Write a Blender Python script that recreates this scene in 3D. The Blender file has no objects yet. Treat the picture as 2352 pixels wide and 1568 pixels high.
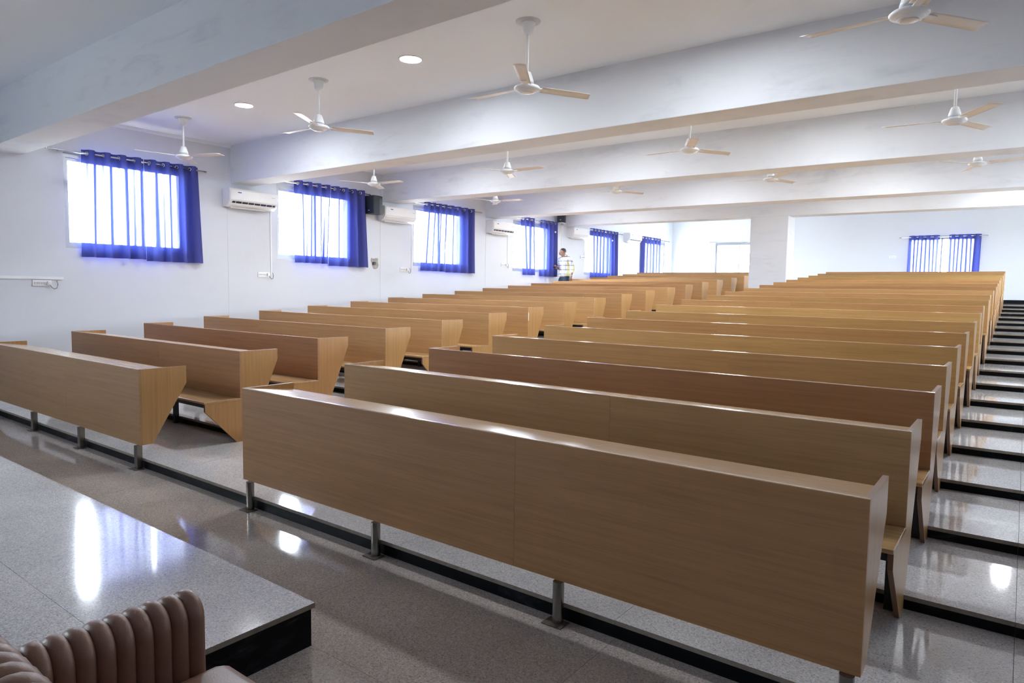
import bpy, bmesh, math, random
from mathutils import Vector, Matrix
random.seed(7)
scene = bpy.context.scene
COL = scene.collection
PI = math.pi

# ------------------------------------------------------------------ camera
YAW, PITCH, ROLL = -0.6469, -0.0763, 0.0150
fw = Vector((math.sin(YAW)*math.cos(PITCH), math.cos(YAW)*math.cos(PITCH), math.sin(PITCH)))
rt = Vector((math.cos(YAW), -math.sin(YAW), 0.0))
up = rt.cross(fw)
r2 = rt*math.cos(ROLL) + up*math.sin(ROLL)
u2 = -rt*math.sin(ROLL) + up*math.cos(ROLL)
cd = bpy.data.cameras.new('camera'); cd.sensor_width = 36.0; cd.lens = 23.784
cd.clip_start = 0.05; cd.clip_end = 300
cam = bpy.data.objects.new('camera', cd); COL.objects.link(cam)
M = Matrix((( r2.x, u2.x, -fw.x, 7.6028), (r2.y, u2.y, -fw.y, -2.4510), (r2.z, u2.z, -fw.z, 1.4687), (0, 0, 0, 1)))
cam.matrix_world = M
scene.camera = cam

# ------------------------------------------------------------------ world, exposure
SKY = 31.0
LAMP = 155.0
EXPO = 1.58
w = bpy.data.worlds.new('sky'); scene.world = w; w.use_nodes = True
bg = w.node_tree.nodes['Background']
bg.inputs['Color'].default_value = (0.86, 0.93, 1.0, 1); bg.inputs['Strength'].default_value = SKY
vs = scene.view_settings
vs.view_transform = 'Standard'; vs.look = 'None'; vs.exposure = EXPO; vs.gamma = 1.0; vs.use_curve_mapping = False
cy = scene.cycles
cy.max_bounces = 10; cy.diffuse_bounces = 6; cy.glossy_bounces = 4; cy.transparent_max_bounces = 16
cy.transmission_bounces = 4; cy.caustics_reflective = False; cy.caustics_refractive = False
cy.sample_clamp_indirect = 8.0
try:
    cy.use_denoising = True
except Exception:
    pass

# ------------------------------------------------------------------ measures (metres)
WX = -2.35            # inner face of the left wall
RX = 13.13            # inner face of the right wall
YB = 19.94            # inner face of the back wall
YF = -5.6             # wall behind the camera
ZC = 3.625            # ceiling
P, H = 0.8919, 0.0672 # row pitch, step rise
NROW = 19
def row_y(k): return (k-1)*P + (-0.0439 if k > 1 else 0.0)
def lvl(k): return k*H + 0.016 if k > 0 else 0.0
YR1 = 0.037
def riser_y(k): return YR1 + (k-1)*P      # riser k leads up to level k

# ------------------------------------------------------------------ materials
MATS = {}
def nt(name):
    m = bpy.data.materials.new(name); m.use_nodes = True
    t = m.node_tree; b = t.nodes['Principled BSDF']
    MATS[name] = m
    return m, t, b
def N(t, kind, **kw):
    n = t.nodes.new(kind)
    for k, v in kw.items(): setattr(n, k, v)
    return n
def ramp(t, stops, fac=None):
    n = t.nodes.new('ShaderNodeValToRGB')
    el = n.color_ramp.elements
    while len(el) < len(stops): el.new(0.5)
    for e, (p_, c) in zip(el, stops):
        e.position = p_; e.color = (*c, 1) if len(c) == 3 else c
    if fac is not None: t.links.new(fac, n.inputs['Fac'])
    return n
def coords(t, scale=(1, 1, 1), rot=(0, 0, 0), src='Object'):
    tc = N(t, 'ShaderNodeTexCoord'); mp = N(t, 'ShaderNodeMapping')
    mp.inputs['Scale'].default_value = scale; mp.inputs['Rotation'].default_value = rot
    t.links.new(tc.outputs[src], mp.inputs['Vector'])
    return mp.outputs['Vector']
def world_coords(t, scale=(1, 1, 1)):
    g = N(t, 'ShaderNodeNewGeometry'); mp = N(t, 'ShaderNodeMapping')
    mp.inputs['Scale'].default_value = scale
    t.links.new(g.outputs['Position'], mp.inputs['Vector'])
    return mp.outputs['Vector']
def noise(t, vec, scale, detail=4.0, rough=0.55, dist=0.0):
    n = N(t, 'ShaderNodeTexNoise')
    n.inputs['Scale'].default_value = scale; n.inputs['Detail'].default_value = detail
    n.inputs['Roughness'].default_value = rough; n.inputs['Distortion'].default_value = dist
    t.links.new(vec, n.inputs['Vector'])
    return n.outputs['Fac']
def mixc(t, fac, a, b, mode='MIX'):
    n = N(t, 'ShaderNodeMix', data_type='RGBA', blend_type=mode)
    def put(sock, v):
        if hasattr(v, 'is_output'): t.links.new(v, sock)
        elif isinstance(v, (int, float)): sock.default_value = v
        else: sock.default_value = (*v, 1) if len(v) == 3 else v
    put(n.inputs[0], fac); put(n.inputs[6], a); put(n.inputs[7], b)
    return n.outputs[2]
def bump(t, b, h, strength, dist=0.01):
    n = N(t, 'ShaderNodeBump'); n.inputs['Strength'].default_value = strength; n.inputs['Distance'].default_value = dist
    t.links.new(h, n.inputs['Height']); t.links.new(n.outputs['Normal'], b.inputs['Normal'])

def plain(name, col, rough=0.5, metal=0.0, spec=0.5, var=0.06, scale=30):
    m, t, b = nt(name)
    v = coords(t)
    f = noise(t, v, scale, 3)
    c = mixc(t, f, tuple(x*(1-var) for x in col), tuple(min(1, x*(1+var)) for x in col))
    t.links.new(c, b.inputs['Base Color'])
    b.inputs['Roughness'].default_value = rough; b.inputs['Metallic'].default_value = metal
    b.inputs['Specular IOR Level'].default_value = spec
    return m

def plaster(name, base, dirt, amount=0.5, patch=0.9, bumpy=0.15):
    m, t, b = nt(name)
    v = world_coords(t)
    big = noise(t, v, patch, 5, 0.6, 0.4)
    st = noise(t, world_coords(t, (0.6, 0.6, 3.0)), 2.2, 6, 0.65, 0.6)
    r1 = ramp(t, [(0.42, (0, 0, 0)), (0.72, (1, 1, 1))], big)
    r2_ = ramp(t, [(0.50, (0, 0, 0)), (0.75, (1, 1, 1))], st)
    f = mixc(t, 1.0, r1.outputs['Color'], r2_.outputs['Color'], 'MULTIPLY')
    fm = N(t, 'ShaderNodeMath', operation='MULTIPLY'); fm.inputs[1].default_value = amount
    t.links.new(f, fm.inputs[0])
    c = mixc(t, fm.outputs[0], base, dirt)
    sp = noise(t, v, 14, 2, 0.5)
    rs = ramp(t, [(0.78, (0, 0, 0)), (0.84, (1, 1, 1))], sp)
    fm2 = N(t, 'ShaderNodeMath', operation='MULTIPLY'); fm2.inputs[1].default_value = 0.35*amount
    t.links.new(rs.outputs['Color'], fm2.inputs[0])
    c = mixc(t, fm2.outputs[0], c, tuple(x*0.4 for x in dirt))
    t.links.new(c, b.inputs['Base Color'])
    b.inputs['Roughness'].default_value = 0.7; b.inputs['Specular IOR Level'].default_value = 0.25
    bump(t, b, noise(t, v, 6, 5, 0.6), bumpy, 0.01)
    return m

def granite(name, light, mid, dark, rough=0.12, scale=1.0, spec=0.7):
    m, t, b = nt(name)
    v = world_coords(t)
    vo = N(t, 'ShaderNodeTexVoronoi'); vo.inputs['Scale'].default_value = 210*scale
    t.links.new(v, vo.inputs['Vector'])
    sep = N(t, 'ShaderNodeSeparateColor'); t.links.new(vo.outputs['Color'], sep.inputs['Color'])
    dk = tuple(0.35*x+0.3*y for x, y in zip(dark, mid))
    r = ramp(t, [(0.0, dk), (0.10, tuple(x*0.72 for x in mid)), (0.25, mid), (0.65, mid), (0.85, light), (1.0, light)], sep.outputs[0])
    n2 = noise(t, v, 60*scale, 3, 0.6)
    c = mixc(t, 0.30, r.outputs['Color'], mixc(t, n2, tuple(x*0.6 for x in mid), light))
    n3 = noise(t, v, 1.3, 3, 0.5)
    c = mixc(t, n3, tuple(x for x in (0.86, 0.84, 0.83)), (1.0, 1.0, 1.0)) if False else c
    cl = N(t, 'ShaderNodeHueSaturation'); t.links.new(c, cl.inputs['Color'])
    mr = N(t, 'ShaderNodeMapRange'); mr.inputs[1].default_value = 0.3; mr.inputs[2].default_value = 0.7; mr.inputs[3].default_value = 0.85; mr.inputs[4].default_value = 1.12
    t.links.new(n3, mr.inputs[0]); t.links.new(mr.outputs[0], cl.inputs['Value'])
    t.links.new(cl.outputs['Color'], b.inputs['Base Color'])
    rr = N(t, 'ShaderNodeMapRange'); rr.inputs[3].default_value = rough*0.75; rr.inputs[4].default_value = rough*1.5
    t.links.new(noise(t, v, 3.0, 4, 0.6), rr.inputs[0]); t.links.new(rr.outputs[0], b.inputs['Roughness'])
    b.inputs['Specular IOR Level'].default_value = spec
    return m

def wood(name, axis, c0, c1, c2, rough=0.42, spec=0.4):
    """laminate with grain along the given axis; the sheet's own shade comes from the object's 'tint'."""
    m, t, b = nt(name)
    sc = {'x': (0.30, 14, 14), 'z': (14, 14, 0.30)}[axis]
    g = N(t, 'ShaderNodeNewGeometry'); oi = N(t, 'ShaderNodeObjectInfo')
    ad = N(t, 'ShaderNodeVectorMath', operation='ADD')
    ml = N(t, 'ShaderNodeVectorMath', operation='SCALE'); ml.inputs['Scale'].default_value = 37.0
    cx = N(t, 'ShaderNodeCombineXYZ')
    for i in range(3): t.links.new(oi.outputs['Random'], cx.inputs[i])
    t.links.new(cx.outputs[0], ml.inputs[0]); t.links.new(g.outputs['Position'], ad.inputs[0]); t.links.new(ml.outputs[0], ad.inputs[1])
    mp = N(t, 'ShaderNodeMapping'); mp.inputs['Scale'].default_value = sc; t.links.new(ad.outputs[0], mp.inputs['Vector'])
    v = mp.outputs['Vector']
    f1 = noise(t, v, 3.0, 6, 0.62, 0.3)
    f2 = noise(t, v, 14.0, 4, 0.6)
    r = ramp(t, [(0.30, c0), (0.52, c1), (0.72, c2)], f1)
    rf = ramp(t, [(0.33, (0.84, 0.81, 0.78)), (0.5, (1, 1, 1)), (0.75, (1.04, 1.03, 1.02))], f2)
    c = mixc(t, 0.7, r.outputs['Color'], rf.outputs['Color'], 'MULTIPLY')
    at = N(t, 'ShaderNodeAttribute', attribute_type='OBJECT', attribute_name='tint')
    c = mixc(t, 1.0, c, at.outputs['Color'], 'MULTIPLY')
    t.links.new(c, b.inputs['Base Color'])
    b.inputs['Roughness'].default_value = rough; b.inputs['Specular IOR Level'].default_value = spec
    bump(t, b, f2, 0.04, 0.002)
    return m

wood('laminate_h', 'x', (0.362, 0.192, 0.085), (0.415, 0.228, 0.104), (0.45, 0.254, 0.120))
wood('laminate_v', 'z', (0.38, 0.197, 0.070), (0.435, 0.238, 0.088), (0.475, 0.272, 0.107), 0.32, 0.6)
wood('laminate_top', 'x', (0.45, 0.295, 0.170), (0.50, 0.33, 0.195), (0.53, 0.36, 0.22), 0.22, 0.7)
wood('laminate_seat', 'x', (0.37, 0.222, 0.100), (0.47, 0.292, 0.135), (0.54, 0.35, 0.17), 0.22, 1.0)
plain('edge_gloss', (0.50, 0.36, 0.24), 0.16, spec=0.9)
plain('edge_band', (0.20, 0.105, 0.060), 0.5)
granite('granite_step', (0.74, 0.735, 0.75), (0.56, 0.54, 0.54), (0.14, 0.14, 0.15), 0.055)
granite('granite_floor', (0.56, 0.50, 0.47), (0.40, 0.345, 0.315), (0.09, 0.08, 0.08), 0.06)
granite('granite_dais', (0.66, 0.64, 0.65), (0.46, 0.44, 0.435), (0.10, 0.10, 0.11), 0.075)
plain('slab_edge', (0.25, 0.22, 0.18), 0.9, var=0.4, scale=25)
# black riser stone with cement smears
m, t, b = nt('black_stone')
v = world_coords(t, (1.0, 1.0, 3.0))
f = noise(t, v, 3.2, 6, 0.68, 0.5)
r = ramp(t, [(0.56, (0.004, 0.005, 0.007)), (0.66, (0.018, 0.020, 0.024)), (0.78, (0.14, 0.14, 0.13))], f)
t.links.new(r.outputs['Color'], b.inputs['Base Color'])
b.inputs['Roughness'].default_value = 0.5; b.inputs['Specular IOR Level'].default_value = 0.12
plain('concrete', (0.30, 0.29, 0.28), 0.9, var=0.2)

plaster('wall_paint', (0.70, 0.735, 0.80), (0.64, 0.665, 0.71), 0.45)
plaster('back_wall_paint', (0.69, 0.70, 0.705), (0.64, 0.64, 0.63), 0.4)
plaster('ceiling_paint', (0.85, 0.90, 0.955), (0.78, 0.82, 0.86), 0.35)
plaster('beam_paint', (0.755, 0.785, 0.83), (0.46, 0.49, 0.55), 0.8, 1.6, 0.3)
plain('cement_patch', (0.42, 0.40, 0.36), 0.95, var=0.35, scale=18)
plain('dark_void', (0.05, 0.05, 0.05), 0.9)
plain('aluminium', (0.40, 0.42, 0.45), 0.4, 0.6)
plain('steel', (0.25, 0.235, 0.21), 0.26, 0.9, var=0.25, scale=12)
plain('chrome', (0.75, 0.75, 0.76), 0.15, 1.0, var=0.02)
plain('black_metal', (0.014, 0.014, 0.017), 0.4, 0.2)
plain('rust_metal', (0.09, 0.07, 0.055), 0.8, 0.2, var=0.5, scale=40)
plain('fan_white', (0.80, 0.82, 0.84), 0.3, var=0.02)
plain('fan_blade', (0.76, 0.71, 0.65), 0.35, var=0.05, scale=6)
plain('white_plastic', (0.85, 0.86, 0.88), 0.25, var=0.02)
plain('grey_plastic', (0.62, 0.62, 0.63), 0.45, var=0.03)
plain('vent_dark', (0.03, 0.035, 0.07), 0.5)
plain('logo_blue', (0.03, 0.03, 0.30), 0.4)
plain('logo_grey', (0.35, 0.36, 0.40), 0.4)
plain('speaker_black', (0.020, 0.026, 0.042), 0.55)
plain('speaker_side', (0.030, 0.042, 0.055), 0.5)
plain('wire', (0.10, 0.08, 0.08), 0.6)
plain('skin', (0.30, 0.165, 0.115), 0.5)
plain('hair', (0.012, 0.013, 0.018), 0.5)
plain('denim', (0.020, 0.035, 0.075), 0.8, var=0.25, scale=120)
plain('shoe', (0.03, 0.025, 0.022), 0.5)
plain('eye_white', (0.7, 0.7, 0.7), 0.3)
plain('lip', (0.24, 0.10, 0.085), 0.5)
plain('phone', (0.012, 0.012, 0.014), 0.2)
plain('ground_dust', (0.46, 0.42, 0.36), 0.95, var=0.2, scale=0.5)

# leather
m, t, b = nt('leather')
v = coords(t)
c = mixc(t, noise(t, v, 5, 4), (0.17, 0.086, 0.056), (0.25, 0.132, 0.090))
t.links.new(c, b.inputs['Base Color']); b.inputs['Roughness'].default_value = 0.42
vo = N(t, 'ShaderNodeTexVoronoi'); vo.inputs['Scale'].default_value = 260; t.links.new(v, vo.inputs['Vector'])
bump(t, b, vo.outputs['Distance'], 0.12, 0.002)

# plaid shirt
m, t, b = nt('plaid')
v = coords(t)
sx = N(t, 'ShaderNodeSeparateXYZ'); t.links.new(v, sx.inputs[0])
def stripes(out, freq, lo, hi, off=0.0):
    a = N(t, 'ShaderNodeMath', operation='MULTIPLY_ADD'); a.inputs[1].default_value = freq; a.inputs[2].default_value = off; t.links.new(out, a.inputs[0])
    fr = N(t, 'ShaderNodeMath', operation='FRACT'); t.links.new(a.outputs[0], fr.inputs[0])
    return ramp(t, [(lo-0.02, (0, 0, 0)), (lo, (1, 1, 1)), (hi, (1, 1, 1)), (hi+0.02, (0, 0, 0))], fr.outputs[0]).outputs['Color']
c = mixc(t, stripes(sx.outputs[2], 9.0, 0.30, 0.50), (0.80, 0.80, 0.78), (0.16, 0.16, 0.40))
c = mixc(t, stripes(sx.outputs[0], 8.0, 0.1, 0.28), c, mixc(t, 0.6, c, (0.55, 0.56, 0.12)))
c = mixc(t, stripes(sx.outputs[0], 8.0, 0.62, 0.70, 0.3), c, mixc(t, 0.6, c, (0.18, 0.2, 0.36)))
c = mixc(t, stripes(sx.outputs[2], 9.0, 0.74, 0.84), c, mixc(t, 0.5, c, (0.50, 0.52, 0.16)))
c = mixc(t, stripes(sx.outputs[0], 8.0, 0.85, 0.93), c, mixc(t, 0.75, c, (0.12, 0.12, 0.32)))
t.links.new(c, b.inputs['Base Color']); b.inputs['Roughness'].default_value = 0.8

# thin window glass
m, t, b = nt('glass')
t.nodes.remove(b)
tr = N(t, 'ShaderNodeBsdfTransparent'); tr.inputs['Color'].default_value = (0.95, 0.97, 0.98, 1)
gl = N(t, 'ShaderNodeBsdfGlossy'); gl.inputs['Roughness'].default_value = 0.02
lw = N(t, 'ShaderNodeLayerWeight'); lw.inputs['Blend'].default_value = 0.5
pw = N(t, 'ShaderNodeMath', operation='POWER'); pw.inputs[1].default_value = 4.0; t.links.new(lw.outputs['Facing'], pw.inputs[0])
fr = N(t, 'ShaderNodeMath', operation='MULTIPLY_ADD'); fr.inputs[1].default_value = 0.6; fr.inputs[2].default_value = 0.03; t.links.new(pw.outputs[0], fr.inputs[0])
mx = N(t, 'ShaderNodeMixShader')
t.links.new(fr.outputs[0], mx.inputs[0]); t.links.new(tr.outputs[0], mx.inputs[1]); t.links.new(gl.outputs[0], mx.inputs[2])
t.links.new(mx.outputs[0], t.nodes['Material Output'].inputs['Surface'])

# curtain cloth: thin woven blue cotton, lets sky through its weave
def curtain_mat(name, weave, tl_col):
    m, t, b = nt(name)
    t.nodes.remove(b)
    v = world_coords(t)
    f = noise(t, v, 110, 2, 0.6)
    mr = N(t, 'ShaderNodeMapRange'); mr.inputs[1].default_value = 0.35; mr.inputs[2].default_value = 0.65
    mr.inputs[3].default_value = weave*0.35; mr.inputs[4].default_value = weave*1.5
    t.links.new(f, mr.inputs[0])
    # the weave closes up where the cloth turns away
    lw = N(t, 'ShaderNodeLayerWeight'); lw.inputs['Blend'].default_value = 0.5
    fa = N(t, 'ShaderNodeMapRange', interpolation_type='SMOOTHSTEP')
    fa.inputs[1].default_value = 0.06; fa.inputs[2].default_value = 0.38; fa.inputs[3].default_value = 1.0; fa.inputs[4].default_value = 0.0
    t.links.new(lw.outputs['Facing'], fa.inputs[0])
    mu = N(t, 'ShaderNodeMath', operation='MULTIPLY'); t.links.new(mr.outputs[0], mu.inputs[0]); t.links.new(fa.outputs[0], mu.inputs[1])
    df = N(t, 'ShaderNodeBsdfDiffuse'); df.inputs['Color'].default_value = (0.070, 0.080, 0.27, 1)
    tl = N(t, 'ShaderNodeBsdfTranslucent'); tl.inputs['Color'].default_value = (*tl_col, 1)
    m1 = N(t, 'ShaderNodeAddShader')
    t.links.new(df.outputs[0], m1.inputs[0]); t.links.new(tl.outputs[0], m1.inputs[1])
    tp = N(t, 'ShaderNodeBsdfTransparent'); tp.inputs['Color'].default_value = (0.9, 0.92, 1.0, 1)
    m2 = N(t, 'ShaderNodeMixShader')
    t.links.new(mu.outputs[0], m2.inputs[0]); t.links.new(m1.outputs[0], m2.inputs[1]); t.links.new(tp.outputs[0], m2.inputs[2])
    t.links.new(m2.outputs[0], t.nodes['Material Output'].inputs['Surface'])
curtain_mat('curtain_cloth', 0.045, (0.0060, 0.0090, 0.042))
curtain_mat('curtain_hem', 0.0005, (0.004, 0.006, 0.030))

m, t, b = nt('lamp_glow')
t.nodes.remove(b)
em = N(t, 'ShaderNodeEmission'); em.inputs['Color'].default_value = (0.90, 0.95, 1.0, 1); em.inputs['Strength'].default_value = LAMP
t.links.new(em.outputs[0], t.nodes['Material Output'].inputs['Surface'])

# ------------------------------------------------------------------ mesh helpers
class MB:
    def __init__(self): self.v = []; self.f = []; self.mi = []; self.cur = 0
    def quad(self, *idx): self.f.append(idx); self.mi.append(self.cur)
    def add(self, vs, fs):
        o = len(self.v); self.v += [tuple(p) for p in vs]
        for f in fs: self.f.append(tuple(i+o for i in f)); self.mi.append(self.cur)
        return self
    def box(self, x0, x1, y0, y1, z0, z1):
        return self.add([(x0,y0,z0),(x1,y0,z0),(x1,y1,z0),(x0,y1,z0),(x0,y0,z1),(x1,y0,z1),(x1,y1,z1),(x0,y1,z1)],
                 [(0,3,2,1),(4,5,6,7),(0,1,5,4),(1,2,6,5),(2,3,7,6),(3,0,4,7)])
    def prism(self, prof, a, b, axis='x'):
        """prof: 2D outline; axis x -> (y,z), y -> (x,z), z -> (x,y)"""
        n = len(prof)
        def P3(p_, s):
            return {'x': (s, p_[0], p_[1]), 'y': (p_[0], s, p_[1]), 'z': (p_[0], p_[1], s)}[axis]
        vs = [P3(q, a) for q in prof] + [P3(q, b) for q in prof]
        fs = [tuple(range(n)), tuple(range(2*n-1, n-1, -1))]
        fs += [(i, (i+1) % n, n+(i+1) % n, n+i) for i in range(n)]
        return self.add(vs, fs)
    def tube(self, pts, r, n=8, cap=True):
        pts = [Vector(p_) for p_ in pts]; rs = r if isinstance(r, (list, tuple)) else [r]*len(pts)
        rings = []
        for i, p_ in enumerate(pts):
            d = (pts[min(i+1, len(pts)-1)] - pts[max(i-1, 0)]).normalized()
            a = d.cross(Vector((0, 0, 1)))
            if a.length < 1e-3: a = d.cross(Vector((1, 0, 0)))
            a.normalize(); c = d.cross(a)
            rings.append([p_ + (a*math.cos(2*PI*j/n) + c*math.sin(2*PI*j/n))*rs[i] for j in range(n)])
        vs = [q for rg in rings for q in rg]; fs = []
        for i in range(len(pts)-1):
            for j in range(n): fs.append((i*n+j, i*n+(j+1) % n, (i+1)*n+(j+1) % n, (i+1)*n+j))
        if cap: fs += [tuple(range(n-1, -1, -1)), tuple((len(pts)-1)*n+j for j in range(n))]
        return self.add(vs, fs)
    def lathe(self, prof, c=(0, 0, 0), n=24):
        vs = []; fs = []
        for (r, z) in prof:
            for j in range(n): vs.append((c[0]+r*math.cos(2*PI*j/n), c[1]+r*math.sin(2*PI*j/n), c[2]+z))
        for i in range(len(prof)-1):
            for j in range(n): fs.append((i*n+j, i*n+(j+1) % n, (i+1)*n+(j+1) % n, (i+1)*n+j))
        return self.add(vs, fs)
    def torus(self, c, R, r, normal, n=20, k=8):
        nm = Vector(normal).normalized(); a = nm.orthogonal().normalized(); b_ = nm.cross(a); c = Vector(c)
        vs = []; fs = []
        for i in range(n):
            d = a*math.cos(2*PI*i/n) + b_*math.sin(2*PI*i/n)
            for j in range(k): vs.append(c + d*(R+r*math.cos(2*PI*j/k)) + nm*r*math.sin(2*PI*j/k))
        for i in range(n):
            for j in range(k): fs.append((i*k+j, ((i+1) % n)*k+j, ((i+1) % n)*k+(j+1) % k, i*k+(j+1) % k))
        return self.add(vs, fs)
    def mesh(self, name, mats, smooth=False, bevel=0.0):
        me = bpy.data.meshes.new(name); me.from_pydata(self.v, [], self.f)
        if not isinstance(mats, (list, tuple)): mats = [mats]
        for m_ in mats: me.materials.append(MATS[m_])
        me.polygons.foreach_set('material_index', self.mi)
        bm = bmesh.new(); bm.from_mesh(me)
        bmesh.ops.recalc_face_normals(bm, faces=bm.faces)
        if bevel: 
            bmesh.ops.remove_doubles(bm, verts=bm.verts, dist=1e-5)
            bmesh.ops.bevel(bm, geom=[e for e in bm.edges if e.is_manifold and e.calc_face_angle(0) > 0.3], offset=bevel, segments=2, affect='EDGES', profile=0.5)
        bm.to_mesh(me); bm.free()
        if smooth:
            me.polygons.foreach_set('use_smooth', [True]*len(me.polygons))
        me.update()
        return me
    def build(self, name, mats, parent=None, smooth=False, bevel=0.0, loc=None):
        o = bpy.data.objects.new(name, self.mesh(name, mats, smooth, bevel)); COL.objects.link(o)
        if parent is not None: o.parent = parent
        if loc is not None: o.location = loc
        return o
def smooth_angle(o, ang=0.6):
    me = o.data
    me.polygons.foreach_set('use_smooth', [True]*len(me.polygons))
    bm = bmesh.new(); bm.from_mesh(me)
    for e in bm.edges: e.smooth = e.is_manifold and e.calc_face_angle(0) < ang
    bm.to_mesh(me); bm.free()
    return o
def inst(name, me, parent, loc=(0, 0, 0), rot=(0, 0, 0)):
    o = bpy.data.objects.new(name, me); COL.objects.link(o); o.parent = parent; o.location = loc; o.rotation_euler = rot
    return o
def empty(name, loc=(0, 0, 0), rz=0.0):
    o = bpy.data.objects.new(name, None); COL.objects.link(o); o.location = loc; o.rotation_euler = (0, 0, rz); o.empty_display_size = 0.1
    return o
def tag(o, label, cat, group=None):
    o['label'] = label; o['category'] = cat
    if group: o['group'] = group
    return o
def struct(o):
    o['kind'] = 'structure'; return o
ORD = ['zeroth', 'first', 'second', 'third', 'fourth', 'fifth', 'sixth', 'seventh', 'eighth', 'ninth', 'tenth', 'eleventh', 'twelfth',
       'thirteenth', 'fourteenth', 'fifteenth', 'sixteenth', 'seventeenth', 'eighteenth', 'last']

# ------------------------------------------------------------------ room shell
WZ0, WZ1 = 1.925, 3.15
LFILL_WIN = [(-4.62, -3.76)]  # unseen window, added to light the stage end from the left
RFILL_WIN = [(10.70, 12.27), (14.03, 15.6)]  # unseen windows, added on the right wall to brighten the rear
LWIN = [(1.10, 2.665), (4.22, 5.765), (7.347, 8.90), (10.70, 12.27), (14.03, 15.6), (17.75, 19.33)]
def wall_panel(name, axis, inner, outer, a0, a1, z0, z1, openings, mat):
    """slab wall in the plane axis=const with rectangular openings (a0,a1,z0,z1)"""
    mb = MB()
    av = sorted(set([a0, a1] + [q for o in openings for q in o[:2]])); zv = sorted(set([z0, z1] + [q for o in openings for q in o[2:]]))
    def pt(c, a, z): return (c, a, z) if axis == 'x' else (a, c, z)
    for i in range(len(av)-1):
        for j in range(len(zv)-1):
            am, zm = (av[i]+av[i+1])/2, (zv[j]+zv[j+1])/2
            if any(o[0] < am < o[1] and o[2] < zm < o[3] for o in openings): continue
            for c in (inner, outer):
                mb.add([pt(c, av[i], zv[j]), pt(c, av[i+1], zv[j]), pt(c, av[i+1], zv[j+1]), pt(c, av[i], zv[j+1])], [(0, 1, 2, 3)])
    for o in openings:
        cs = [(o[0], o[2]), (o[1], o[2]), (o[1], o[3]), (o[0], o[3])]
        for q in range(4):
            A, B = cs[q], cs[(q+1) % 4]
            mb.add([pt(inner, *A), pt(inner, *B), pt(outer, *B), pt(outer, *A)], [(0, 1, 2, 3)])
    for A, B in (((a0, z0), (a1, z0)), ((a1, z0), (a1, z1)), ((a1, z1), (a0, z1)), ((a0, z1), (a0, z0))):
        mb.add([pt(inner, *A), pt(inner, *B), pt(outer, *B), pt(outer, *A)], [(0, 1, 2, 3)])
    me = bpy.data.meshes.new(name); me.from_pydata(mb.v, [], mb.f); me.materials.append(MATS[mat])
    o = bpy.data.objects.new(name, me); COL.objects.link(o)
    return struct(o)
HOLE = (6.272, 6.372, 1.893, 1.960)
wall_left = wall_panel('wall_left', 'x', WX, WX-0.23, YF-0.3, YB+0.3, -0.3, 4.35, [(a, b_, WZ0, WZ1) for a, b_ in LFILL_WIN+LWIN] + [HOLE], 'wall_paint')
wall_right = wall_panel('wall_right', 'x', RX, RX+0.23, YF-0.3, YB+0.3, -0.3, 4.35, [(a, b_, WZ0, WZ1) for a, b_ in RFILL_WIN], 'wall_paint')
BWIN = [(-0.80, 0.80), (4.84, 6.48)]
BZ0 = 1.93
wall_back = wall_panel('wall_back', 'y', YB, YB+0.23, WX-0.23, RX+0.23, -0.3, 4.35, [(a, b_, BZ0, WZ1) for a, b_ in BWIN], 'back_wall_paint')
FWIN = []
wall_front = wall_panel('wall_front', 'y', YF, YF-0.23, WX-0.23, RX+0.23, -0.3, 4.35, [(a, b_, 1.2, WZ1) for a, b_ in FWIN], 'wall_paint')
ZR2 = 4.15   # the rear bay behind the last beam is higher
mb = MB(); mb.box(WX-0.23, RX+0.23, YF-0.23, 13.02, ZC, ZC+0.18); mb.box(WX-0.23, RX+0.23, 13.02, YB+0.23, ZR2, ZR2+0.18); mb.box(WX-0.23, RX+0.23, 13.02, 13.18, ZC-0.1, ZR2)
ceiling = struct(mb.build('ceiling', 'ceiling_paint'))
struct(MB().box(-120, 140, -120, 140, -1.1, -1.0).build('ground', 'ground_dust'))

# columns showing as flush bands in the left wall
for y0, y1 in ((0.22, 0.608), (3.341, 3.746), (6.469, 6.945), (9.66, 10.125), (12.83, 13.25)):
    MB().box(WX-0.01, WX+0.004, y0, y1, -0.05, ZC+0.02).build('column_face', 'wall_paint', wall_left, bevel=0.0015)
struct(MB().box(WX-0.005, WX+0.035, 0.66, 3.40, ZC-0.045, ZC+0.01).build('trim_1', 'ceiling_paint'))

# beams: y front, y rear, z at the left wall, z at the right wall
for i, (y0, y1, za, zb) in enumerate(((0.265, 0.655, 3.035, 3.120), (3.402, 3.790, 3.055, 3.030), (6.539, 6.93, 3.115, 2.995), (9.645, 10.03, 3.105, 2.985), (12.814, 13.20, 3.185, 3.07))):
    mb = MB(); zt = ZC+0.02; xa, xb = WX-0.02, RX+0.02
    mb.add([(xa,y0,za),(xb,y0,zb),(xb,y1,zb),(xa,y1,za),(xa,y0,zt),(xb,y0,zt),(xb,y1,zt),(xa,y1,zt)],
           [(0,3,2,1),(4,5,6,7),(0,1,5,4),(1,2,6,5),(2,3,7,6),(3,0,4,7)])
    struct(mb.build('ceiling_beam', 'beam_paint', bevel=0.006))
struct(MB().box(2.652, 3.453, 12.818, 13.36, 0.5, 3.3).build('column', 'beam_paint', bevel=0.006))

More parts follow.
